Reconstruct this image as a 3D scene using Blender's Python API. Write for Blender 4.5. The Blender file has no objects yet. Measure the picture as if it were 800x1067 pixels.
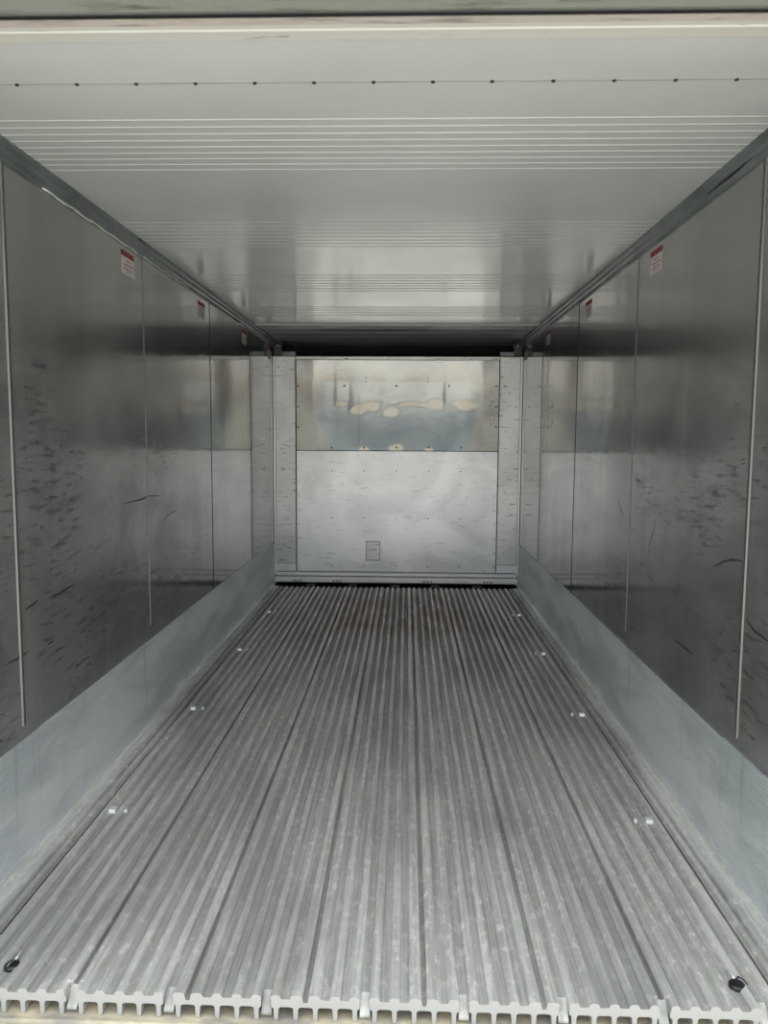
import bpy, bmesh, math, random
from mathutils import Vector, Matrix
random.seed(7)
S = bpy.context.scene
COL = S.collection

# ------------------------------------------------------------------ camera
F_PX, YAW, PITCH, ROLL = 800.0, 0.02906, 0.09741, 0.00594
CAM = Vector((0.09288, -1.7674, 1.37772))
cy, sy, cp, sp = math.cos(YAW), math.sin(YAW), math.cos(PITCH), math.sin(PITCH)
fwd = Vector((-sy*cp, cy*cp, -sp)); rgt = Vector((cy, sy, 0)); upv = rgt.cross(fwd)
r2 = rgt*math.cos(ROLL) + upv*math.sin(ROLL)
u2 = upv*math.cos(ROLL) - rgt*math.sin(ROLL)
cam = bpy.data.cameras.new('camera'); camo = bpy.data.objects.new('camera', cam); COL.objects.link(camo)
cam.sensor_fit = 'VERTICAL'; cam.sensor_height = 36.0; cam.lens = F_PX/1067*36.0
cam.clip_start = 0.02; cam.clip_end = 500
m = Matrix.Identity(4)
for i in range(3):
    m[i][0] = r2[i]; m[i][1] = u2[i]; m[i][2] = -fwd[i]; m[i][3] = CAM[i]
camo.matrix_world = m
S.camera = camo

# ------------------------------------------------------------------ world: overcast sky, warm haze at the horizon
w = bpy.data.worlds.new('World'); S.world = w; w.use_nodes = True
nt = w.node_tree; nt.nodes.clear()
tc = nt.nodes.new('ShaderNodeTexCoord'); sx = nt.nodes.new('ShaderNodeSeparateXYZ')
nt.links.new(tc.outputs['Generated'], sx.inputs[0])
ramp = nt.nodes.new('ShaderNodeValToRGB')
e = ramp.color_ramp.elements
e[0].position = 0.0; e[0].color = (0.35, 0.33, 0.30, 1)
e[1].position = 1.0; e[1].color = (0.86, 0.94, 1.0, 1)
for pos, c in ((0.018, (0.40, 0.35, 0.27, 1)), (0.042, (0.42, 0.365, 0.28, 1)), (0.068, (0.115, 0.14, 0.152, 1)), (0.14, (0.13, 0.158, 0.172, 1)), (0.20, (0.85, 0.92, 0.98, 1)), (0.32, (1.0, 1.06, 1.12, 1)), (0.6, (1.15, 1.2, 1.24, 1))):
    q = e.new(pos); q.color = c
bgd = nt.nodes.new('ShaderNodeBackground'); bgd.inputs['Strength'].default_value = 1.0
wo = nt.nodes.new('ShaderNodeOutputWorld')
nt.links.new(sx.outputs['Z'], ramp.inputs['Fac']); nt.links.new(ramp.outputs['Color'], bgd.inputs['Color'])
nt.links.new(bgd.outputs[0], wo.inputs[0])

# sun high behind the container: it lights the yard, not the inside
su = bpy.data.lights.new('sun', 'SUN'); su.energy = 2.3; su.angle = math.radians(3); su.color = (1.0, 0.97, 0.92)
so = bpy.data.objects.new('sun', su); COL.objects.link(so)
so.rotation_euler = Vector((0.25, 1.0, 1.7)).to_track_quat('Z', 'Y').to_euler()

# light portal in the open doorway (sampling aid only, gives no light of its own)
la = bpy.data.lights.new('doorway_portal', 'AREA'); la.shape = 'RECTANGLE'; la.size = 2.4; la.size_y = 2.5
la.cycles.is_portal = True
lo = bpy.data.objects.new('doorway_portal', la); COL.objects.link(lo)
lo.location = (0, -0.12, 1.1); lo.rotation_euler = (math.radians(90), 0, 0)

S.view_settings.view_transform = 'Standard'; S.view_settings.look = 'None'
S.view_settings.gamma = 1.0; S.view_settings.use_curve_mapping = False
S.view_settings.exposure = 1.35
S.render.engine = 'CYCLES'
S.cycles.max_bounces = 14; S.cycles.glossy_bounces = 10; S.cycles.diffuse_bounces = 8
S.cycles.sample_clamp_indirect = 8
S.cycles.use_denoising = True

# ------------------------------------------------------------------ dimensions
W = 1.145      # half inner width
L = 5.354      # bulkhead face
LB = 5.95      # real end of the box
ZC = 2.26      # ceiling
ZK = 0.392     # kick plate top

# ------------------------------------------------------------------ helpers
def srgb(r, g, b):
    def c(v):
        v /= 255.0
        return v/12.92 if v <= 0.04045 else ((v+0.055)/1.055)**2.4
    return (c(r), c(g), c(b), 1)

class N:
    """tiny node builder for one material"""
    def __init__(s, name, color=(0.5, 0.5, 0.5, 1), rough=0.5, metal=0.0):
        s.m = bpy.data.materials.new(name); s.m.use_nodes = True; s.t = s.m.node_tree
        s.b = s.t.nodes['Principled BSDF']; s.set(color, rough, metal)
    def set(s, color, rough, metal):
        s.b.inputs['Base Color'].default_value = color
        s.b.inputs['Roughness'].default_value = rough
        s.b.inputs['Metallic'].default_value = metal
    def link(s, a, b): s.t.links.new(a, b)
    def pos(s, sc=(1, 1, 1), rot=(0, 0, 0), loc=(0, 0, 0)):
        t = s.t.nodes.new('ShaderNodeTexCoord'); mp = s.t.nodes.new('ShaderNodeMapping')
        mp.inputs['Scale'].default_value = sc; mp.inputs['Rotation'].default_value = rot; mp.inputs['Location'].default_value = loc
        s.link(t.outputs['Object'], mp.inputs[0]); return mp.outputs[0]
    def noise(s, sc, scale=1.0, detail=4, rough=0.55, dist=0.0, rot=(0, 0, 0), loc=(0, 0, 0)):
        n = s.t.nodes.new('ShaderNodeTexNoise'); n.inputs['Scale'].default_value = scale
        n.inputs['Detail'].default_value = detail; n.inputs['Roughness'].default_value = rough; n.inputs['Distortion'].default_value = dist
        s.link(s.pos(sc, rot, loc), n.inputs['Vector']); return n.outputs['Fac']
    def rampf(s, f, pts):
        r = s.t.nodes.new('ShaderNodeValToRGB'); el = r.color_ramp.elements
        el[0].position, el[0].color = pts[0]; el[1].position, el[1].color = pts[-1]
        for p_, c_ in pts[1:-1]:
            q_ = el.new(p_); q_.color = c_
        s.link(f, r.inputs[0]); return r.outputs[0]
    def step(s, f, a, b, va=0.0, vb=1.0):
        r = s.t.nodes.new('ShaderNodeMapRange'); r.interpolation_type = 'SMOOTHSTEP'
        r.inputs[1].default_value = a; r.inputs[2].default_value = b; r.inputs[3].default_value = va; r.inputs[4].default_value = vb
        s.link(f, r.inputs[0]); return r.outputs[0]
    def math(s, op, a, b):
        n = s.t.nodes.new('ShaderNodeMath'); n.operation = op
        for i, v in enumerate((a, b)):
            if isinstance(v, (int, float)): n.inputs[i].default_value = v
            else: s.link(v, n.inputs[i])
        return n.outputs[0]
    def mix(s, f, a, b):
        n = s.t.nodes.new('ShaderNodeMix'); n.data_type = 'RGBA'
        if isinstance(f, (int, float)): n.inputs[0].default_value = f
        else: s.link(f, n.inputs[0])
        for i, v in ((6, a), (7, b)):
            if isinstance(v, tuple): n.inputs[i].default_value = v
            else: s.link(v, n.inputs[i])
        return n.outputs[2]
    def axis(s, k):
        t = s.t.nodes.new('ShaderNodeTexCoord'); x = s.t.nodes.new('ShaderNodeSeparateXYZ')
        s.link(t.outputs['Object'], x.inputs[0]); return x.outputs[k]
    def bump(s, h, strength=0.2, dist=0.01, prev=None):
        b = s.t.nodes.new('ShaderNodeBump'); b.inputs['Strength'].default_value = strength; b.inputs['Distance'].default_value = dist
        s.link(h, b.inputs['Height'])
        if prev is not None: s.link(prev, b.inputs['Normal'])
        s.link(b.outputs[0], s.b.inputs['Normal']); return b.outputs[0]
    def col(s, c): s.link(c, s.b.inputs['Base Color'])
    def rgh(s, c): s.link(c, s.b.inputs['Roughness'])
    def met(s, c): s.link(c, s.b.inputs['Metallic'])

def g(v): return (v, v, v, 1)

# --- stainless wall lining with dark scuffs
def wall_mat(name, seed, slant):
    n = N(name, g(0.3), 0.2, 0.72)
    sc1 = n.noise((0, 3.4, 15), 1.0, 8, 0.68, 0.3, rot=(slant, 0, 0), loc=(seed, seed*1.7, seed))
    blot = n.noise((0, 1.6, 2.2), 1.0, 3, 0.5, 0.0, loc=(seed+3, seed, seed*2))
    fine = n.noise((0, 9, 60), 1.0, 5, 0.6, 0.3, rot=(slant, 0, 0), loc=(seed, 0, seed))
    z = n.axis('Z'); y = n.axis('Y')
    zone = n.math('MULTIPLY', n.step(z, 1.95, 1.45), n.step(y, 4.2, 1.4, 0.25, 1.0))
    a = n.math('MULTIPLY', n.step(sc1, 0.53, 0.74), n.step(blot, 0.40, 0.62))
    f2 = n.math('MULTIPLY', n.step(fine, 0.50, 0.68), 0.7)
    scuff = n.math('MULTIPLY', n.math('MAXIMUM', a, n.math('MULTIPLY', f2, n.step(blot, 0.40, 0.6))), zone)
    cloud = n.noise((0, 2.2, 0.7), 1.0, 3, 0.5, loc=(seed*3, 1, 2))
    base = n.rampf(cloud, [(0.3, srgb(154, 154, 152)), (0.7, srgb(180, 180, 178))])
    soft = n.noise((0, 1.7, 3.2), 1.0, 7, 0.68, 0.6, rot=(slant, 0, 0), loc=(seed, 7, seed))
    base = n.mix(n.math('MULTIPLY', n.math('MULTIPLY', n.step(soft, 0.42, 0.66), zone), 0.5), base, srgb(98, 99, 100))
    sv = n.noise((0, 7, 0.5), 1.0, 4, 0.6, loc=(seed, seed, 0))
    base = n.mix(n.math('MULTIPLY', n.step(sv, 0.52, 0.74), 0.35), base, srgb(192, 192, 188))
    n.col(n.mix(n.math('MULTIPLY', scuff, 0.85), base, srgb(62, 63, 65)))
    n.rgh(n.math('ADD', n.math('MULTIPLY', scuff, 0.22), n.math('ADD', 0.085, n.math('MULTIPLY', n.step(y, 2.6, 0.2), 0.11))))
    w1 = n.noise((0, 2.4, 0.35), 1.0, 2, 0.5, loc=(1, seed, 4))
    b1 = n.bump(w1, 0.25, 0.02)
    w2 = n.noise((0, 3.5, 9), 1.0, 3, 0.5, loc=(5, seed, 4))
    n.bump(w2, 0.10, 0.006, b1)
    return n.m
M_wl = wall_mat('stainless_lining_left', 3.1, 0.35)
M_wr = wall_mat('stainless_lining_right', 8.4, -0.55)

n = N('white_ceiling_gelcoat', srgb(206, 206, 200), 0.22, 0.0)
n.b.inputs['IOR'].default_value = 1.6
c1 = n.noise((1.2, 1.8, 0), 1.0, 4, 0.5)
n.col(n.rampf(c1, [(0.3, srgb(193, 194, 191)), (0.7, srgb(204, 205, 202))]))
n.rgh(n.step(n.noise((1.5, 1.2, 0), 1, 3), 0.3, 0.7, 0.10, 0.2))
n.bump(n.noise((3, 2, 0), 1, 3), 0.05, 0.006)
M_ceil = n.m

# --- extruded aluminium floor
n = N('worn_floor_aluminium', g(0.5), 0.4, 0.3)
st = n.noise((60, 1.6, 10), 1.0, 5, 0.65)
sp1 = n.noise((45, 22, 20), 1.0, 5, 0.7)
bl = n.noise((2.4, 0.8, 0), 1.0, 5, 0.6, 0.4)
c = n.mix(n.step(st, 0.35, 0.68), srgb(181, 180, 176), srgb(224, 223, 216))
c = n.mix(n.math('MULTIPLY', n.step(sp1, 0.50, 0.66), 0.75), c, srgb(240, 238, 230))
c = n.mix(n.math('MULTIPLY', n.step(bl, 0.42, 0.68), 0.6), c, srgb(146, 147, 146))
rx = n.math('ABSOLUTE', n.math('SUBTRACT', n.axis('X'), 0.0), 0)
zone = n.math('MULTIPLY', n.math('MULTIPLY', n.step(n.axis('Y'), 3.3, 3.8), n.step(n.axis('Y'), 5.1, 4.7)), n.step(rx, 0.85, 0.35))
br = n.math('MULTIPLY', zone, n.step(n.noise((14, 3, 0), 1, 4, 0.6), 0.3, 0.6))
c = n.mix(n.math('MULTIPLY', br, 0.9), c, srgb(158, 124, 98))
tan = n.step(n.noise((30, 6, 0), 1, 4, 0.6, loc=(3, 3, 3)), 0.60, 0.74)
c = n.mix(n.math('MULTIPLY', tan, 0.4), c, srgb(176, 160, 128))
zt = n.step(n.axis('Z'), -0.003, -0.011)      # groove grime, darkened further to paint shade between the ridges
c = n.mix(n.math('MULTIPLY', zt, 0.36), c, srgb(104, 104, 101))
ew = n.math('MULTIPLY', n.step(n.math('ABSOLUTE', n.axis('X'), 0), 1.07, 1.10), n.step(n.noise((20, 2, 0), 1, 4, 0.6), 0.40, 0.62))
c = n.mix(n.math('MULTIPLY', ew, 0.6), c, srgb(236, 236, 228))
n.col(c)
n.rgh(n.math('ADD', n.step(st, 0.3, 0.75, 0.40, 0.24), n.math('MULTIPLY', zt, 0.25)))
n.met(n.math('SUBTRACT', 0.28, n.math('MULTIPLY', br, 0.2)))
b1 = n.bump(st, 0.35, 0.002)
n.bump(sp1, 0.5, 0.003, b1)
M_floor = n.m

# --- sawn white ends and cut faces of aluminium
n = N('bare_cut_aluminium', srgb(180, 180, 177), 0.5, 0.3)
n.bump(n.noise((60, 60, 60), 1, 3), 0.3, 0.002)
M_cut = n.m

# --- ribbed kick plate
n = N('ribbed_kick_aluminium', g(0.6), 0.36, 0.5)
cl = n.noise((0, 1.1, 5), 1.0, 4, 0.55, 0.4)
stv = n.noise((0, 9, 0.7), 1.0, 4, 0.6)
c = n.mix(n.step(cl, 0.35, 0.65), srgb(208, 215, 218), srgb(244, 248, 250))
c = n.mix(n.math('MULTIPLY', n.step(stv, 0.58, 0.75), 0.4), c, srgb(140, 146, 149))
n.col(c)
wv = n.t.nodes.new('ShaderNodeTexWave'); wv.bands_direction = 'Z'; wv.inputs['Scale'].default_value = 32
wv.inputs['Distortion'].default_value = 0.6; wv.inputs['Detail'].default_value = 1
n.link(n.pos((1, 0.4, 1)), wv.inputs['Vector'])
n.col(n.mix(n.math('MULTIPLY', wv.outputs['Fac'], 0.14), c, srgb(150, 156, 158)))
b1 = n.bump(wv.outputs['Fac'], 0.7, 0.003)
n.bump(cl, 0.3, 0.008, b1)
M_kick = n.m

# --- bulkhead sheets
def bulk_mat(name, light, rough, scratch, seed, rmin=None, mt=0.6):
    n = N(name, g(0.7), rough, mt)
    cl = n.noise((1.5, 1, 1.8), 1.0, 4, 0.55, 0.5, loc=(seed, 0, seed))
    s1 = n.noise((9, 1, 60), 1.0, 5, 0.6, 0.6, loc=(seed, 1, seed))
    s2 = n.noise((28, 1, 70), 1.0, 3, 0.7, 0.3, loc=(seed, 5, seed))
    hi = srgb(*light); lo_ = srgb(*[int(v*0.9) for v in light])
    c = n.mix(n.step(cl, 0.35, 0.65), lo_, hi)
    c = n.mix(n.math('MULTIPLY', n.math('MULTIPLY', n.step(s1, 0.58, 0.66), scratch), n.step(s2, 0.38, 0.52)), c, srgb(70, 71, 70))
    c = n.mix(n.math('MULTIPLY', n.step(s2, 0.68, 0.76), scratch*0.7), c, srgb(110, 108, 104))
    n.col(c)
    if rmin is not None: n.rgh(n.step(cl, 0.3, 0.7, rmin, rough))
    n.bump(n.noise((3, 1, 3), 1, 3, 0.5, loc=(seed, 2, 2)), 0.12, 0.01)
    return n.m
M_bl = bulk_mat('dull_aluminium_sheet', (236, 238, 240), 0.32, 0.30, 2.0)
M_bp = bulk_mat('scratched_post_aluminium', (226, 228, 228), 0.36, 0.85, 6.0)
M_bu = bulk_mat('polished_aluminium_sheet', (200, 201, 198), 0.14, 0.25, 11.0, 0.10, 0.95)
M_rail = N('bright_rail_aluminium', srgb(246, 247, 246), 0.35, 0.5).m
M_dark = N('painted_shade_black', srgb(24, 25, 26), 0.7, 0.0).m  # near-black colour stands in for shade under the floor and behind the bulkhead
M_gap = N('dark_seam', srgb(52, 52, 51), 0.6, 0.3).m
M_rivet = N('dark_rivet', srgb(44, 44, 44), 0.5, 0.4).m
M_strip = N('pale_seam_moulding', srgb(118, 118, 115), 0.38, 0.8).m
M_thin = N('dull_seam_moulding', srgb(120, 120, 117), 0.3, 0.9).m
M_bead = N('white_sealant', srgb(206, 207, 200), 0.5, 0.0).m
M_sred = N('dark_red_print', srgb(132, 22, 40), 0.5).m
M_swht = N('white_sticker_vinyl', srgb(214, 206, 202), 0.45).m
M_sgry = N('grey_print', srgb(138, 122, 116), 0.6).m
n = N('grey_green_rail', srgb(120, 128, 130), 0.4, 0.6)
n.col(n.rampf(n.noise((6, 2.5, 6), 1, 4, 0.6), [(0.35, srgb(104, 111, 112)), (0.62, srgb(136, 143, 144))]))
M_cove = n.m
n = N('dusty_threshold', srgb(196, 186, 164), 0.75)
n.col(n.mix(n.step(n.noise((9, 20, 9), 1, 5, 0.6), 0.35, 0.7), srgb(150, 146, 136), srgb(206, 194, 166)))
M_sill = n.m
n = N('door_header_paint', srgb(200, 198, 190), 0.45)
hs = n.noise((5, 40, 5), 1, 5, 0.65, 0.4)
n.col(n.mix(n.step(hs, 0.62, 0.72), srgb(196, 194, 186), srgb(120, 108, 88)))
M_head = n.m
n = N('pinkish_worn_frame', srgb(188, 178, 170), 0.5)
n.col(n.mix(n.step(n.noise((7, 50, 5), 1, 5, 0.6), 0.5, 0.72), srgb(182, 174, 166), srgb(138, 128, 120)))
M_head2 = n.m
n = N('weathered_header_steel', srgb(150, 150, 142), 0.5, 0.3)
n.col(n.mix(n.step(n.noise((6, 30, 5), 1, 5, 0.6), 0.5, 0.72), srgb(150, 151, 144), srgb(112, 110, 102)))
M_steel = n.m
M_rub = N('black_rubber', srgb(22, 23, 24), 0.35).m
M_rub.node_tree.nodes['Principled BSDF'].inputs['Specular IOR Level'].default_value = 0.6
n = N('pale_yard_concrete', srgb(168, 164, 154), 0.85)
n.col(n.rampf(n.noise((0.5, 0.5, 0), 1, 5, 0.6), [(0.35, srgb(196, 192, 184)), (0.65, srgb(212, 208, 199))]))
M_gnd = n.m

def link(name, bm, mats, parent=None, smooth=False, kind=None, label=None, cat=None, group=None, bevel=0):
    me = bpy.data.meshes.new(name); bmesh.ops.recalc_face_normals(bm, faces=bm.faces); bm.to_mesh(me); bm.free()
    for mt in (mats if isinstance(mats, (list, tuple)) else [mats]): me.materials.append(mt)
    if smooth:
        for p_ in me.polygons: p_.use_smooth = True
    o = bpy.data.objects.new(name, me); COL.objects.link(o)
    if parent is not None: o.parent = parent
    if kind: o['kind'] = kind
    if label: o['label'] = label
    if cat: o['category'] = cat
    if group: o['group'] = group
    if bevel:
        b = o.modifiers.new('bevel', 'BEVEL'); b.width = bevel; b.segments = 2; b.limit_method = 'ANGLE'
    return o
def box(bm, x0, x1, y0, y1, z0, z1, mi=0):
    v = [bm.verts.new((x, y, z)) for x in (x0, x1) for y in (y0, y1) for z in (z0, z1)]
    for f in ((0, 1, 3, 2), (4, 6, 7, 5), (0, 4, 5, 1), (2, 3, 7, 6), (0, 2, 6, 4), (1, 5, 7, 3)):
        q_ = bm.faces.new([v[i] for i in f]); q_.material_index = mi
def prism_y(bm, pts, y0, y1, mi=0, cap=0, smooth=False):
    """closed (x,z) outline extruded along y"""
    a = [bm.verts.new((x, y0, z)) for x, z in pts]; b = [bm.verts.new((x, y1, z)) for x, z in pts]
    k = len(pts)
    for i in range(k):
        f = bm.faces.new((a[i], a[(i+1) % k], b[(i+1) % k], b[i])); f.material_index = mi
    for f in (bm.faces.new(a), bm.faces.new(b[::-1])): f.material_index = cap
def prism_x(bm, pts, x0, x1, mi=0):
    """closed (y,z) outline extruded along x"""
    a = [bm.verts.new((x0, y, z)) for y, z in pts]; b = [bm.verts.new((x1, y, z)) for y, z in pts]
    k = len(pts)
    for i in range(k):
        f = bm.faces.new((a[i], a[(i+1) % k], b[(i+1) % k], b[i])); f.material_index = mi
    for f in (bm.faces.new(a), bm.faces.new(b[::-1])): f.material_index = mi
def disc(bm, c, r, axis, depth=0.004, seg=14, dome=True):
    """low domed button facing along axis"""
    ax = Vector(axis).normalized(); t = ax.orthogonal().normalized(); s = ax.cross(t); c = Vector(c)
    rings = [(r, 0.0), (r*0.96, depth*0.6), (r*0.6, depth)]
    rr = [[bm.verts.new(c + ax*h + (t*math.cos(2*math.pi*i/seg) + s*math.sin(2*math.pi*i/seg))*q_) for i in range(seg)] for q_, h in rings]
    for a, b in zip(rr, rr[1:]):
        for i in range(seg): bm.faces.new((a[i], a[(i+1) % seg], b[(i+1) % seg], b[i]))
    bm.faces.new(rr[-1]); bm.faces.new(rr[0][::-1])
def tube(bm, pts, r, seg=6):
    rings = []
    for i, p_ in enumerate(pts):
        p_ = Vector(p_); d = (Vector(pts[min(i+1, len(pts)-1)]) - Vector(pts[max(i-1, 0)])).normalized()
        t = d.cross(Vector((0, 0, 1)));  t = t.normalized() if t.length > 1e-4 else Vector((1, 0, 0)); s = d.cross(t)
        rad = r[i] if isinstance(r, (list, tuple)) else r
        rings.append([bm.verts.new(p_ + (t*math.cos(2*math.pi*k/seg) + s*math.sin(2*math.pi*k/seg))*rad) for k in range(seg)])
    for a, b in zip(rings, rings[1:]):
        for k in range(seg): bm.faces.new((a[k], a[(k+1) % seg], b[(k+1) % seg], b[k]))
    bm.faces.new(rings[0]); bm.faces.new(rings[-1][::-1])

# ================================================================== SETTING
bm = bmesh.new(); box(bm, -60, 60, -90, 12, -0.50, -0.36)
link('ground', bm, M_gnd, kind='structure')

# ---- floor: sub-floor coloured black as shade, with extruded ribbed planks lying on it
bm = bmesh.new(); box(bm, -W-0.08, W+0.08, 0.31, LB+0.08, -0.14, -0.066)
floor = link('floor', bm, M_dark, kind='structure')
XA, PIT = 0.148, 0.049
ZT = -0.0105; ZS = -0.031; ZW = -0.0655
def notch_at(x):   # front slots, one every five webs
    return any(abs(x-q_) < 0.012 for q_ in [0.001+0.2475*k for k in range(-5, 6)])
def plank(xs, cells, name='floor_plank'):
    """ribbed plank: cells ridges, grooves between, narrow gap at both sides"""
    def outline(i0, i1, left_open, right_open):
        top = []; bot = []
        for i in range(i0, i1):
            xc = xs + (i+0.5)*PIT
            le = xs+0.0002 if i == 0 else xc-PIT/2
            re = xs+cells*PIT-0.0002 if i == cells-1 else xc+PIT/2
            if i == i0 and not (i == 0): le = xc-PIT/2+(0.013 if left_open else 0)
            if i == i1-1 and not (i == cells-1): re = xc+PIT/2-(0.013 if right_open else 0)
            el = i == 0 and left_open and notch_at(xs); er = i == cells-1 and right_open and notch_at(xs+cells*PIT)
            if el: le = xs+0.0125
            if er: re = xs+cells*PIT-0.0125
            zl = ZT if i > 0 else -0.019
            zr = ZT if i < cells-1 else -0.019
            xl = xc-0.0105; xr = xc+0.0105
            if i == 0: xl = xs+0.0085
            if i == cells-1: xr = xs+cells*PIT-0.0085
            if el: xl = xs+0.0175
            if er: xr = xs+cells*PIT-0.0175
            jw = random.uniform(-.0008, .0008)
            top += [(le, zl), (xl-0.0035+jw, zl), (xl-0.001+jw, -0.0045), (xl+0.0016+jw, -0.0016), (xl+0.005+jw, -0.0003),
                    (xc, 0.0004),
                    (xr-0.005+jw, -0.0003), (xr-0.0016+jw, -0.0016), (xr+0.001+jw, -0.0045), (xr+0.0035+jw, zr), (re, zr)]
            bot += [(le, ZS), (xc-0.0125, ZS), (xc-0.0085, ZS-0.0015), (xc-0.0060, ZS-0.005), (xc-0.0050, ZW), (xc+0.0050, ZW), (xc+0.0060, ZS-0.005), (xc+0.0085, ZS-0.0015), (xc+0.0125, ZS), (re, ZS)]
        o = []
        for p_ in top + bot[::-1]:
            if not o or (abs(o[-1][0]-p_[0]) > 1e-5 or abs(o[-1][1]-p_[1]) > 1e-5): o.append(p_)
        return o
    bm = bmesh.new()
    prism_y(bm, outline(0, cells, False, False), 0.035, 5.20, 0, 0)
    cuts = [0]+[i for i in range(1, cells) if notch_at(xs+i*PIT)]+[cells]
    for a, b in zip(cuts, cuts[1:]):
        prism_y(bm, outline(a, b, True, True), 0.0, 0.0349, 0, 1)
        if b < cells or notch_at(xs+cells*PIT):      # tongue falling away in the slot
            x = xs+b*PIT
            prism_x(bm, [(0.004, -0.05), (0.036, ZT-0.001), (0.036, ZS-0.004), (0.004, -0.056)], x-0.0125, x+0.0125)
    o = link(name, bm, [M_floor, M_cut], parent=floor)
    return o
xs0 = XA - 4*6*PIT*1.0
planks = []
k = -4
x = XA + k*6*PIT
while x < 1.0:
    planks.append(plank(x, 6)); x += 6*PIT
xl_end = XA - 4*6*PIT; xr_end = x
# edge strips along both walls
for s in (-1, 1):
    inner = -xl_end if s < 0 else xr_end
    bm = bmesh.new()
    pts = [(inner+0.004, -0.010), (inner+0.010, -0.010), (inner+0.013, -0.001), (inner+0.026, 0.0), (inner+0.030, -0.009),
           (inner+0.040, -0.010), (inner+0.043, 0.001), (W-0.024, 0.004), (W-0.012, 0.014), (W-0.004, 0.016), (W-0.004, -0.029), (inner+0.03, -0.029), (inner+0.028, ZW), (inner+0.02, ZW), (inner+0.018, -0.029), (inner+0.004, -0.029)]
    pts = [(s*a, b) for a, b in pts]
    prism_y(bm, pts, 0.0, 5.20, 0, 1)
    link('edge_strip', bm, [M_floor, M_cut], parent=floor)
# plates added for the lit facets of milled notches, a pair every 1.08 m
for s in (-1, 1):
    for yy in (0.925, 2.0, 3.095, 4.17):
        bm = bmesh.new()
        x0 = s*0.983 
        prism_x(bm, [(yy-0.012, -0.011), (yy-0.009, 0.003), (yy+0.016, 0.004), (yy+0.016, -0.011)], x0-0.013, x0+0.013)
        x1 = x0 - s*0.048
        prism_x(bm, [(yy-0.006, -0.011), (yy-0.004, 0.002), (yy+0.012, 0.002), (yy+0.012, -0.011)], x1-0.005, x1+0.005)
        link('notch_facet', bm, M_rail, parent=floor, bevel=0.0015, label='bright aluminium plate imitating the lit facet of a milled notch')

# ---- side walls
from mathutils import noise as mnoise
M_scuff = N('rubber_scuff', srgb(52, 53, 55), 0.5, 0.3).m
MARKS = [(1, 1, [(0.87, 0.936), (0.794, 0.969), (0.706, 0.992), (0.622, 1.0)]), (1, 0, [(1.488, 1.051), (1.506, 0.992), (1.55, 0.928), (1.569, 0.867)]),
         (1, 0, [(1.956, 0.994), (2.029, 1.043), (2.087, 1.086)]), (1, 1, [(0.588, 0.826), (0.533, 0.801), (0.476, 0.798), (0.43, 0.79)]),
         (1, 1, [(1.199, 0.595), (1.084, 0.593), (1.006, 0.593)]),
         (-1, 1, [(0.844, 0.806), (0.905, 0.815), (0.984, 0.82), (1.05, 0.818)]), (-1, 1, [(0.655, 0.812), (0.707, 0.816), (0.747, 0.824)]),
         (-1, 1, [(0.522, 0.666), (0.606, 0.666), (0.682, 0.67)]), (-1, 1, [(0.803, 0.653), (0.848, 0.661)]),
         (-1, 1, [(1.541, 1.08), (1.747, 1.08), (1.88, 1.088), (2.068, 1.078)]), (-1, 0, [(2.058, 0.938), (2.187, 0.969), (2.357, 0.983)])]
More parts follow.
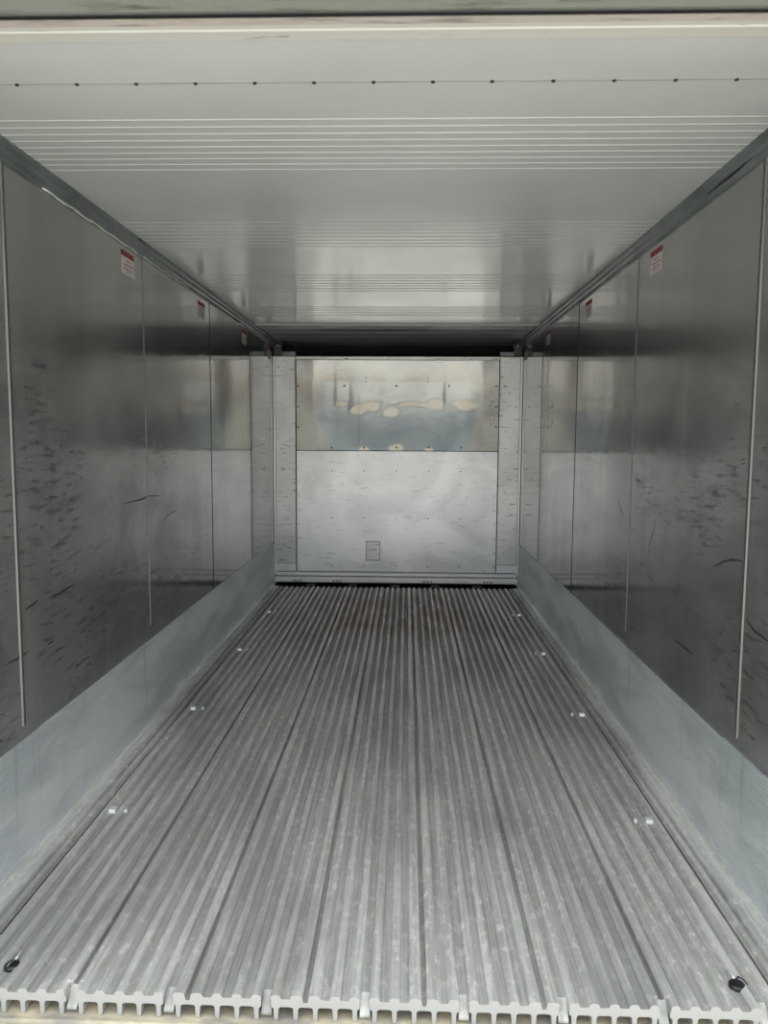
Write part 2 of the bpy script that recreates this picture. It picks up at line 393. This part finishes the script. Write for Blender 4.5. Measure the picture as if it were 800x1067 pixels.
for s, nm, mt in ((-1, 'left', M_wl), (1, 'right', M_wr)):
    bm = bmesh.new(); X0, X1 = sorted((s*W, s*(W+0.08)))
    box(bm, X0, X1, 0.0, LB+0.08, -0.066, ZC+0.09)
    wall = link('wall_'+nm, bm, mt, kind='structure')
    # vertical mouldings over the panel joints
    for yy, hw, d, mm, z0 in ((0.617, 0.010, 0.006, M_strip, 0.437), (1.862, 0.005, 0.003, M_thin, 0.46), (3.085, 0.006, 0.002, M_gap, ZK), (4.33, 0.006, 0.002, M_gap, ZK)):
        bm = bmesh.new()
        o_ = [(yy-hw, 0), (yy-hw*0.7, d*0.8), (yy-hw*0.2, d), (yy+hw*0.3, d), (yy+hw*0.7, d*0.7), (yy+hw, 0)]
        a = [bm.verts.new((s*(W-q_), p_, z0)) for p_, q_ in o_]; b = [bm.verts.new((s*(W-q_), p_, 2.205)) for p_, q_ in o_]
        for i in range(len(o_)-1): bm.faces.new((a[i], a[i+1], b[i+1], b[i]))
        bm.faces.new(a); bm.faces.new(b[::-1]); bm.faces.new((a[0], a[-1], b[-1], b[0]))
        link('seam_moulding', bm, mm, parent=wall)
    # coved rail in the wall to ceiling corner
    bm = bmesh.new()
    pts = [(W, 2.200), (W-0.007, 2.202), (W-0.010, 2.214), (W-0.019, 2.222), (W-0.021, 2.236), (W-0.030, 2.243), (W-0.0335, 2.252), (W-0.0335, ZC), (W, ZC)]
    prism_y(bm, [(s*a_, b_) for a_, b_ in pts], 0.0, LB)
    rail = link('corner_rail', bm, M_cove, parent=wall)
    bm = bmesh.new()
    segs = [(0.87, 1.84), (1.86, 2.62), (3.95, 5.15)] if s < 0 else [(3.6, 5.0)]
    for y0, y1 in segs:
        kk = 24
        tube(bm, [(s*(W-0.0065), y0+(y1-y0)*i/kk, 2.2035+0.0025*math.sin(i*1.3)) for i in range(kk+1)], [0.0042+0.0012*math.sin(i*2.1) for i in range(kk+1)])
    link('sealant_bead', bm, M_bead if s < 0 else M_cove, parent=wall, smooth=True)
    if s > 0:   # black tar smear on the rail near the doorway
        bm = bmesh.new(); tube(bm, [(W-0.018, 0.66+0.03*i, 2.2225+0.001*math.sin(i)) for i in range(14)], [0.001+0.004*math.sin(math.pi*i/13) for i in range(14)])
        link('tar_smear', bm, M_rub, parent=wall, smooth=True, label='black smear on the corner rail')
    else:
        bm = bmesh.new(); tube(bm, [(-W+0.033, 1.73+0.02*i, 2.252) for i in range(6)], 0.004)
        link('tar_smear', bm, M_rub, parent=wall, smooth=True, label='small black mark on the corner rail')
    for s_, dark, pts in MARKS:
        if s_ != s: continue
        fine_ = []
        for (ya, za), (yb_, zb_) in zip(pts, pts[1:]):
            for i in range(8):
                t_ = i/8; yq = ya+(yb_-ya)*t_; zq = za+(zb_-za)*t_
                fine_.append((yq, zq+0.003*mnoise.noise(Vector((yq*30, zq*30, 0)))))
        nn = len(fine_); bm = bmesh.new(); rows = []
        for i, (yq, zq) in enumerate(fine_):
            h_ = (0.0065 if dark else 0.004)*math.sin(math.pi*(i+0.5)/nn)*(0.6+0.8*abs(mnoise.noise(Vector((i*0.7, 3, s)))))+0.0006
            o1, o2 = (0.0, h_) if abs(pts[-1][0]-pts[0][0]) > abs(pts[-1][1]-pts[0][1]) else (h_*1.6, 0.0)
            rows.append([bm.verts.new((s*(W+0.001), yq-o1, zq-o2)), bm.verts.new((s*(W-0.0006), yq-o1*0.6, zq-o2*0.6)), bm.verts.new((s*(W-0.0006), yq+o1*0.6, zq+o2*0.6)), bm.verts.new((s*(W+0.001), yq+o1, zq+o2))])
        for a, b in zip(rows, rows[1:]):
            for i in range(3): bm.faces.new((a[i], a[i+1], b[i+1], b[i]))
        link('scuff_mark', bm, M_scuff if dark else M_strip, parent=wall)
    # kick plate with thin folded lip
    bm = bmesh.new()
    segl = [0.0, 0.35, 0.70, 0.735, 1.2, 1.9, 2.6, 3.3, 4.0, 4.7, L+0.3]
    rows = []
    for i, yy in enumerate(segl):
        zt_ = ZK + (0.010 if yy < 0.71 and s > 0 else 0.0) + 0.0015*math.sin(i*2.3)
        pf = [(W-0.0005, zt_), (W-0.009, zt_-0.001), (W-0.011, zt_-0.004), (W-0.0085, zt_-0.012), (W-0.0085, 0.05), (W-0.010, 0.028), (W-0.016, 0.010), (W-0.020, -0.004)]
        rows.append([bm.verts.new((s*a_, yy, b_)) for a_, b_ in pf])
    for a, b in zip(rows, rows[1:]):
        for i in range(len(a)-1): bm.faces.new((a[i], a[i+1], b[i+1], b[i]))
    link('baseboard_'+nm, bm, M_kick, kind='structure')

# ---- end wall behind the bulkhead, near-black to paint the gap's shade
bm = bmesh.new(); box(bm, -W, W, LB, LB+0.08, -0.066, ZC)
link('wall_back', bm, M_dark, kind='structure')

# ---- ceiling with groups of raised ribs
bm = bmesh.new()
ribs = [0.466+0.0505*i for i in range(9)] + [1.498+0.0585*i for i in range(8)] + [2.547+0.075*i for i in range(7)] + [3.58+0.075*i for i in range(6)]
prof = [(0.0, ZC)]
for r_ in ribs: prof += [(r_-0.005, ZC), (r_-0.001, ZC-0.0019), (r_+0.003, ZC-0.0019), (r_+0.010, ZC)]
prof += [(4.36, ZC), (4.365, ZC-0.012), (4.385, ZC-0.012), (4.39, ZC+0.010), (4.43, ZC+0.010), (4.435, ZC)]
yy = 4.62
while yy < 5.85:
    prof += [(yy-0.03, ZC), (yy-0.015, ZC-0.003), (yy+0.015, ZC-0.003), (yy+0.03, ZC)]; yy += 0.27
prof += [(LB+0.08, ZC), (LB+0.08, ZC+0.09), (0.0, ZC+0.09)]
prism_x(bm, prof, -W-0.0, W+0.0)
ceil = link('ceiling', bm, M_ceil, kind='structure')
bm = bmesh.new(); box(bm, -W+0.03, W-0.03, 0.2405, 0.2435, ZC-0.0012, ZC+0.002)
link('seam_line', bm, M_steel, parent=ceil)
for xx in [-0.901, -0.747, -0.596, -0.446, -0.296, -0.147, 0.002, 0.15, 0.297, 0.448, 0.598, 0.748, 0.897]:
    bm = bmesh.new(); disc(bm, (xx, 0.243, ZC), 0.0055, (0, 0, -1), 0.004)
    link('ceiling_rivet', bm, M_rivet, parent=ceil)

# ---- door frame
bm = bmesh.new()
box(bm, -W-0.08, W+0.08, -0.040, 0.030, ZC-0.004, ZC+0.09)
prism_x(bm, [(-0.018, ZC-0.004), (-0.014, ZC-0.0065), (-0.006, ZC-0.0065), (-0.002, ZC-0.004)], -W-0.08, W+0.08)
hd = link('trim_1', bm, M_head, kind='structure')
bm = bmesh.new(); box(bm, -W-0.08, W+0.08, -0.064, -0.040, ZC-0.007, ZC+0.09)
link('header_strip', bm, M_head2, parent=hd)
bm = bmesh.new(); tube(bm, [(x_, -0.078, ZC+0.004) for x_ in (-W-0.08, W+0.08)], 0.014, 12)
link('gasket', bm, M_rub, parent=hd)
bm = bmesh.new(); prism_x(bm, [(-0.087, ZC-0.006), (-0.10, ZC-0.009), (-0.20, ZC-0.002), (-0.20, ZC+0.12), (-0.087, ZC+0.12)], -W-0.08, W+0.08)
link('header_face', bm, M_steel, parent=hd)
for s, k_ in ((-1, 2), (1, 3)):
    bm = bmesh.new(); X0, X1 = sorted((s*(W+0.005), s*(W+0.08))); box(bm, X0, X1, -0.20, -0.001, -0.15, ZC+0.09)
    link('trim_%d' % k_, bm, M_steel, kind='structure')
# ---- threshold
bm = bmesh.new()
prism_x(bm, [(0.30, -0.0665), (-0.012, -0.0670), (-0.016, -0.064), (-0.021, -0.064), (-0.024, -0.071), (-0.075, -0.078), (-0.09, -0.10), (-0.09, -0.36), (0.011, -0.36), (0.011, -0.075), (0.30, -0.075)], -W-0.08, W+0.08)
link('trim_4', bm, M_sill, kind='structure')

# ================================================================== BULKHEAD
def empty(name, loc, label, cat, group=None):
    o = bpy.data.objects.new(name, None); o.location = loc; COL.objects.link(o)
    o['label'] = label; o['category'] = cat
    if group: o['group'] = group
    o.empty_display_size = 0.1
    return o
BK = empty('bulkhead', (0, L, 0), 'dented silver aluminium bulkhead closing the far end of the container', 'bulkhead')
def bpart(name, bm, mt, label=None, bevel=0, smooth=False, parent=None):
    if parent is None:
        bmesh.ops.translate(bm, vec=(0, -L, 0), verts=bm.verts); parent = BK
    else:
        bmesh.ops.translate(bm, vec=(0, -L, 0), verts=bm.verts)
    return link(name, bm, mt, parent=parent, bevel=bevel, label=label, smooth=smooth)
# core behind the sheets
bm = bmesh.new(); box(bm, -W+0.004, W-0.004, L+0.030, L+0.07, 0.02, 2.105)
bpart('core', bm, M_gap)
# side posts
for s in (-1, 1):
    bm = bmesh.new()
    x0, x1 = 0.937, W-0.022
    X0, X1 = sorted((s*x0, s*x1)); box(bm, X0, X1, L-0.008, L+0.017, 0.195, 2.108)
    bpart('side_post', bm, M_bp, bevel=0.003)
    bm = bmesh.new(); X0, X1 = sorted((s*(W-0.021), s*(W-0.003))); box(bm, X0, X1, L-0.014, L+0.017, 0.10, 2.108)
    bpart('edge_trim', bm, M_rail, bevel=0.002)
    bm = bmesh.new(); X0, X1 = sorted((s*x0, s*(W-0.012))); box(bm, X0, X1, L-0.004, L+0.017, 0.117, 0.193)
    ft = bpart('post_foot', bm, M_bl, bevel=0.002)
    # stub closing the gap above the post
    bm = bmesh.new(); X0, X1 = sorted((s*0.935, s*(W-0.05))); box(bm, X0, X1, L+0.02, L+0.06, 2.109, 2.155)
    bpart('post_cap', bm, M_cove, bevel=0.003)
    # dark roller bracket in the top corner
    bm = bmesh.new(); seg = 18
    c = Vector((s*1.092, L, 2.205))
    ro = [[bm.verts.new(c + Vector((math.cos(2*math.pi*i/seg)*r_, yq, math.sin(2*math.pi*i/seg)*r_*1.15))) for i in range(seg)] for r_, yq in ((0.040, 0.03), (0.040, -0.02), (0.028, -0.02), (0.026, 0.0))]
    for a, b in zip(ro, ro[1:]):
        for i in range(seg): bm.faces.new((a[i], a[(i+1) % seg], b[(i+1) % seg], b[i]))
    bm.faces.new(ro[0])
    br_ = bpart('corner_bracket', bm, M_rub)
    bm = bmesh.new(); disc(bm, (s*1.092, L-0.001, 2.205), 0.02, (0, -1, 0), 0.014)
    bpart('bolt', bm, M_cove, parent=br_)
    bm = bmesh.new(); X0, X1 = sorted((s*1.06, s*1.135)); box(bm, X0, X1, L+0.01, L+0.05, 2.09, 2.20)
    bpart('bracket_plate', bm, M_rub)

# lower sheet
bm = bmesh.new(); box(bm, -0.928, 0.930, L-0.002, L+0.017, 0.118, 1.246)
bpart('lower_panel', bm, M_bl, label='dull scratched lower aluminium sheet')
bm = bmesh.new(); box(bm, -0.932, 0.932, L-0.0045, L-0.002, 1.2462, 1.2522)
bpart('panel_joint', bm, M_gap, label='dark joint line')

# upper sheet: thin polished plate, really dented and oil-canned
def gs(x, z, cx_, cz_, ax, az): return math.exp(-((x-cx_)/ax)**2-((z-cz_)/az)**2)
def sstep(a, b, v):
    t_ = max(0.0, min(1.0, (v-a)/(b-a))); return t_*t_*(3-2*t_)
from mathutils import noise as mnoise
def tilt(x, z, full=True):
    """slope of the sheet: each zone leans so that it mirrors its own height above the horizon"""
    ov = sstep(0.80, 0.62, abs(x)+0.06*sstep(1.6, 1.3, z)) * sstep(1.905, 1.865, z)
    wob = mnoise.noise(Vector((x*7, z*14, 3.3)))*0.5 + mnoise.noise(Vector((x*16, z*32, 9.3)))*0.35 + mnoise.noise(Vector((x*34, z*60, 5.3)))*0.22
    bl_ = max(gs(x, z, -0.36, 1.63, 0.10, 0.06), gs(x, z, -0.22, 1.66, 0.12, 0.06), gs(x, z, -0.06, 1.62, 0.10, 0.06), gs(x, z, 0.13, 1.67, 0.16, 0.035),
              gs(x, z, 0.36, 1.68, 0.11, 0.065), gs(x, z, 0.62, 1.67, 0.16, 0.06), gs(x, z, -0.52, 1.68, 0.08, 0.03),
              gs(x, z, 0.0, 1.275, 0.09, 0.05), gs(x, z, -0.30, 1.265, 0.06, 0.035), gs(x, z, 0.30, 1.265, 0.06, 0.02))
    hole = max(gs(x, z, -0.12, 1.655, 0.05, 0.03), gs(x, z, 0.14, 1.655, 0.08, 0.018))
    E = 0.058 + 0.050*ov + 0.010*sstep(1.87, 1.92, z)
    if not full: return (E - (z-1.378)/7.14)*0.5
    k = sstep(0.40, 0.62, bl_ - 0.5*hole + wob*0.45)*sstep(0.1, 0.3, bl_)
    E -= 0.070*k*ov
    E += wob*0.010
    return (E - (z-1.378)/7.14)*0.5
NX, NZ = 170, 130
def drift(x): return sum(tilt(x, 1.2535+0.8245/130*(j+0.5)) - tilt(x, 1.2535+0.8245/130*(j+0.5), False) for j in range(130))*0.8245/130
DM = sum(drift(-0.6+0.1*i) for i in range(13))/13
bm = bmesh.new(); zs0, zs1 = 1.2535, 2.078; dz = (zs1-zs0)/NZ
grid = []
for i in range(NX+1):
    xx = -0.928 + 1.858*i/NX
    tl = [tilt(xx, zs0+dz*(j+0.5)) for j in range(NZ)]
    h = [0.0]
    for t_ in tl: h.append(h[-1]+t_*dz)
    D = h[-1] - sum(tilt(xx, zs0+dz*(j+0.5), False) for j in range(NZ))*dz
    h = [h[j] - (D-DM*sstep(0.85, 0.65, abs(xx)))*sstep(1.66, 2.08, zs0+dz*j) for j in range(NZ+1)]
    grid.append([bm.verts.new((xx, L-0.004+h[j], zs0+dz*j)) for j in range(NZ+1)])
for i in range(NX):
    for j in range(NZ): bm.faces.new((grid[i][j], grid[i+1][j], grid[i+1][j+1], grid[i][j+1]))
bpart('upper_panel', bm, M_bu, smooth=True, label='shiny dented upper aluminium sheet mirroring the yard')
# top cap, bottom rails
bm = bmesh.new(); prism_x(bm, [(L-0.010, 2.082), (L-0.010, 2.106), (L-0.006, 2.112), (L+0.016, 2.112), (L+0.016, 2.082)], -0.934, 0.934)
bpart('top_cap', bm, M_bp)
bm = bmesh.new(); prism_x(bm, [(L-0.016, 0.078), (L-0.016, 0.106), (L-0.010, 0.1145), (L+0.017, 0.1145), (L+0.017, 0.078)], -W+0.014, W-0.014)
bpart('upper_rail', bm, M_rail)
bm = bmesh.new(); prism_x(bm, [(L-0.020, 0.014), (L-0.022, 0.018), (L-0.022, 0.066), (L-0.018, 0.071), (L+0.017, 0.071), (L+0.017, 0.012)], -W+0.012, W-0.012)
lr = bpart('lower_rail', bm, M_rail)
for xx in (-0.92, -0.55, 0.30, 0.86):
    bm = bmesh.new()
    for q_ in range(3): box(bm, xx-0.045+0.032*q_, xx-0.022+0.032*q_, L-0.0232, L-0.0219, 0.024, 0.036)
    bpart('rail_mark', bm, M_cove, parent=lr, label='row of small dark marks')
for xx in (-0.79, -0.399, -0.01, 0.368, 0.755):
    bm = bmesh.new(); box(bm, xx-0.04, xx+0.04, 5.195, L+0.01, -0.004, 0.003)
    bpart('foot_tab', bm, M_gap, bevel=0.001)
# rivets
up = [(-0.912, 1.841), (-0.487, 1.843), (-0.006, 1.845), (0.477, 1.847), (0.907, 1.848), (-0.913, 1.652), (-0.914, 1.464), (0.911, 1.66), (0.91, 1.474),
      (-0.602, 1.278), (-0.302, 1.279), (-0.004, 1.281), (0.294, 1.283), (0.593, 1.285)]
sm = [(-0.289, 1.919), (-0.289, 1.883), (0.284, 1.921), (0.284, 1.885)]
low = [(x_, z_) for z_ in (1.063, 0.624, 0.170) for x_ in (-0.60, -0.302, -0.002, 0.298, 0.592)]
ed = [(-0.909, 0.958-0.1325*i) for i in range(7)] + [(0.900+0.0023*i, 1.1-0.132*i) for i in range(8)]
def ygrid(x_, z_):
    i = min(NX, max(0, round((x_+0.928)/1.858*NX))); j = min(NZ, max(0, round((z_-zs0)/dz)))
    return YG[i][j]
YG = None
me_ = bpy.data.objects['upper_panel'].data
YG = [[me_.vertices[i*(NZ+1)+j].co.y + L for j in range(NZ+1)] for i in range(NX+1)]
for pts, rr, mt, upper in ((up, 0.0088, M_rivet, 1), (sm, 0.0062, M_rivet, 1), (low, 0.0062, M_gap, 0), (ed, 0.0062, M_cove, 0)):
    for x_, z_ in pts:
        yb = (ygrid(x_, z_) if upper else L-0.002)
        bm = bmesh.new(); disc(bm, (x_, yb+0.0015, z_), rr, (0, -1, 0), 0.005, 10)
        bpart('rivet', bm, mt)
for s in (-1, 1):
    for k_ in range(6):
        bm = bmesh.new(); disc(bm, (s*(0.955+0.033*k_), L-0.016, 0.094), 0.005, (0, -1, 0), 0.004, 8)
        bpart('rail_rivet', bm, M_cove)
# little access hatch, low on the sheet
bm = bmesh.new(); x0, x1, z0, z1 = -0.283, -0.147, 0.222, 0.407
for b_ in ((x0, x0+0.006, z0, z1), (x1-0.006, x1, z0, z1), (x0, x1, z0, z0+0.008), (x0, x1, z1-0.006, z1)): box(bm, b_[0], b_[1], L-0.0045, L-0.0018, b_[2], b_[3])
hf = bpart('hatch_frame', bm, M_cove, label='dark outline of the small hatch')
bm = bmesh.new(); box(bm, x0+0.008, x1-0.008, L-0.007, L-0.002, z0+0.010, z1-0.008)
hc_ = bpart('hatch_cover', bm, M_bp, bevel=0.003, label='small rectangular grey cover plate')
for x_, z_ in ((-0.187, 0.318), (-0.187, 0.293), (-0.212, 0.276)):
    bm = bmesh.new(); disc(bm, (x_, L-0.0068, z_), 0.0045, (0, -1, 0), 0.002, 8); bpart('screw', bm, M_gap, parent=hc_)
for z_ in (0.318, 0.293):
    bm = bmesh.new(); disc(bm, (-0.130, L-0.002, z_), 0.0045, (0, -1, 0), 0.002, 8); bpart('screw', bm, M_gap)
# two small latch plates at the right edge of the upper sheet
for zc_ in (1.675, 1.545):
    yb = ygrid(0.866, zc_)
    bm = bmesh.new()
    vs = [(0.848, zc_-0.042), (0.886, zc_-0.042), (0.882, zc_+0.04), (0.858, zc_+0.04)]
    a = [bm.verts.new((x_, yb+0.002, z_)) for x_, z_ in vs]; b = [bm.verts.new((x_, yb-0.008, z_)) for x_, z_ in [(0.852, zc_-0.036), (0.882, zc_-0.036), (0.878, zc_+0.034), (0.861, zc_+0.034)]]
    for i in range(4): bm.faces.new((a[i], a[(i+1) % 4], b[(i+1) % 4], b[i]))
    bm.faces.new(a[::-1]); bm.faces.new(b)
    lp = bpart('latch_plate', bm, M_bp, bevel=0.002)
    bm = bmesh.new(); disc(bm, (0.868, yb-0.008, zc_-0.012), 0.006, (0, -1, 0), 0.003, 8); bpart('screw', bm, M_gap, parent=lp)

# ================================================================== STICKERS
def sticker(s, y0, wid, zt_, hgt, label, d=0.0):
    loc = Vector((s*(W-0.0005), y0, zt_-hgt))
    o = empty('sticker', loc, label, 'sticker', 'load height stickers high on the side walls')
    def plate(name, ya, yb, za, zb, t0, t1, mt, lab=None):
        bm = bmesh.new(); X0, X1 = sorted((-s*t0, -s*t1)); box(bm, X0, X1, ya, yb, za, zb); return link(name, bm, mt, parent=o, label=lab)
    plate('backing', 0, wid, 0, hgt*0.76, 0.0, 0.0012, M_swht, 'white lower field')
    plate('header_band', 0, wid, hgt*0.76, hgt, 0.0, 0.0012, M_sred, 'dark red top band')
    bm = bmesh.new(); X0, X1 = sorted((-s*0.0012, -s*0.0016)); r_ = random.Random(5)
    for zc_, m0, m1, hh in ((0.60, 0.30, 0.72, 0.085), (0.42, 0.20, 0.84, 0.085), (0.25, 0.18, 0.88, 0.07), (0.13, 0.30, 0.76, 0.04)):
        y_ = m0
        while y_ < m1:
            w_ = r_.uniform(0.035, 0.06)
            yy0, yy1 = (y_, y_+w_)
            if s > 0: yy0, yy1 = 1-(y_+w_), 1-y_
            box(bm, X0, X1, wid*yy0, wid*yy1, hgt*(zc_-hh/2), hgt*(zc_+hh/2)); y_ += w_ + r_.choice([0.018, 0.018, 0.05])
    link('print_lines', bm, M_sgry, parent=o, label='lines of small faded print')
HG = 0.098
for s, side, yl in ((-1, 'left', (1.60, 2.82, 4.035, 5.10)), (1, 'right', (1.54, 2.76, 4.03, 5.12))):
    ord_ = ['nearest the doorway', 'second from the doorway', 'third from the doorway', 'farthest one, tight by the bulkhead corner']
    for k_, y0 in enumerate(yl):
        nm = 'white sticker with red top band high on the %s wall, %s' % (side, ord_[k_])
        if k_ == 3: nm = 'tiny pale sticker high on the %s wall, tight by the bulkhead corner' % side
        sticker(s, y0, 0.15, 2.178 - 0.004*k_, HG, nm)

# ================================================================== DRAIN PLUGS
def plug(x_, y_, rot, label, flap):
    o = empty('drain_plug', (x_, y_, -0.011), label, 'plug', 'drain plugs at the doorway end of the floor')
    o.rotation_euler = (0, 0, rot)
    bm = bmesh.new(); seg = 20; rings = []
    for r_, h in ((0.0145, 0.0), (0.016, 0.006), (0.0145, 0.011), (0.009, 0.0135), (0.003, 0.014)):
        rings.append([bm.verts.new((r_*math.cos(2*math.pi*i/seg)*1.3, r_*math.sin(2*math.pi*i/seg)*1.3, h)) for i in range(seg)])
    for a, b in zip(rings, rings[1:]):
        for i in range(seg): bm.faces.new((a[i], a[(i+1) % seg], b[(i+1) % seg], b[i]))
    bm.faces.new(rings[0]); bm.faces.new(rings[-1])
    link('rubber_body', bm, M_rub, parent=o, smooth=True)
    if flap:
        bm = bmesh.new(); tube(bm, [(0.004, 0.015, 0.010), (0.012, 0.022, 0.012), (0.022, 0.016, 0.010), (0.030, 0.006, 0.005)], [0.004, 0.0035, 0.0025, 0.001]); link('pull_tab', bm, M_rub, parent=o, smooth=True)
    else:
        bm = bmesh.new(); tube(bm, [(-0.006, -0.014, 0.0135), (-0.003, 0.0, 0.0165), (0.002, 0.012, 0.0135)], 0.0022); link('pull_tab', bm, M_cove, parent=o, smooth=True, label='pale worn tab across the plug')
    bm = bmesh.new(); tube(bm, [(0.0, 0.018, 0.0105), (0.0, 0.035, 0.0125), (-0.002, 0.052, 0.0125)], [0.0026, 0.0016, 0.0014]); link('retaining_pin', bm, M_rail, parent=o, smooth=True, label='thin pale pin behind the plug')
plug(-0.927, 0.087, 0.0, 'black oval rubber plug in the floor beside the left wall', False)
plug(0.944, 0.085, 0.0, 'black oval rubber plug in the floor beside the right wall', True)
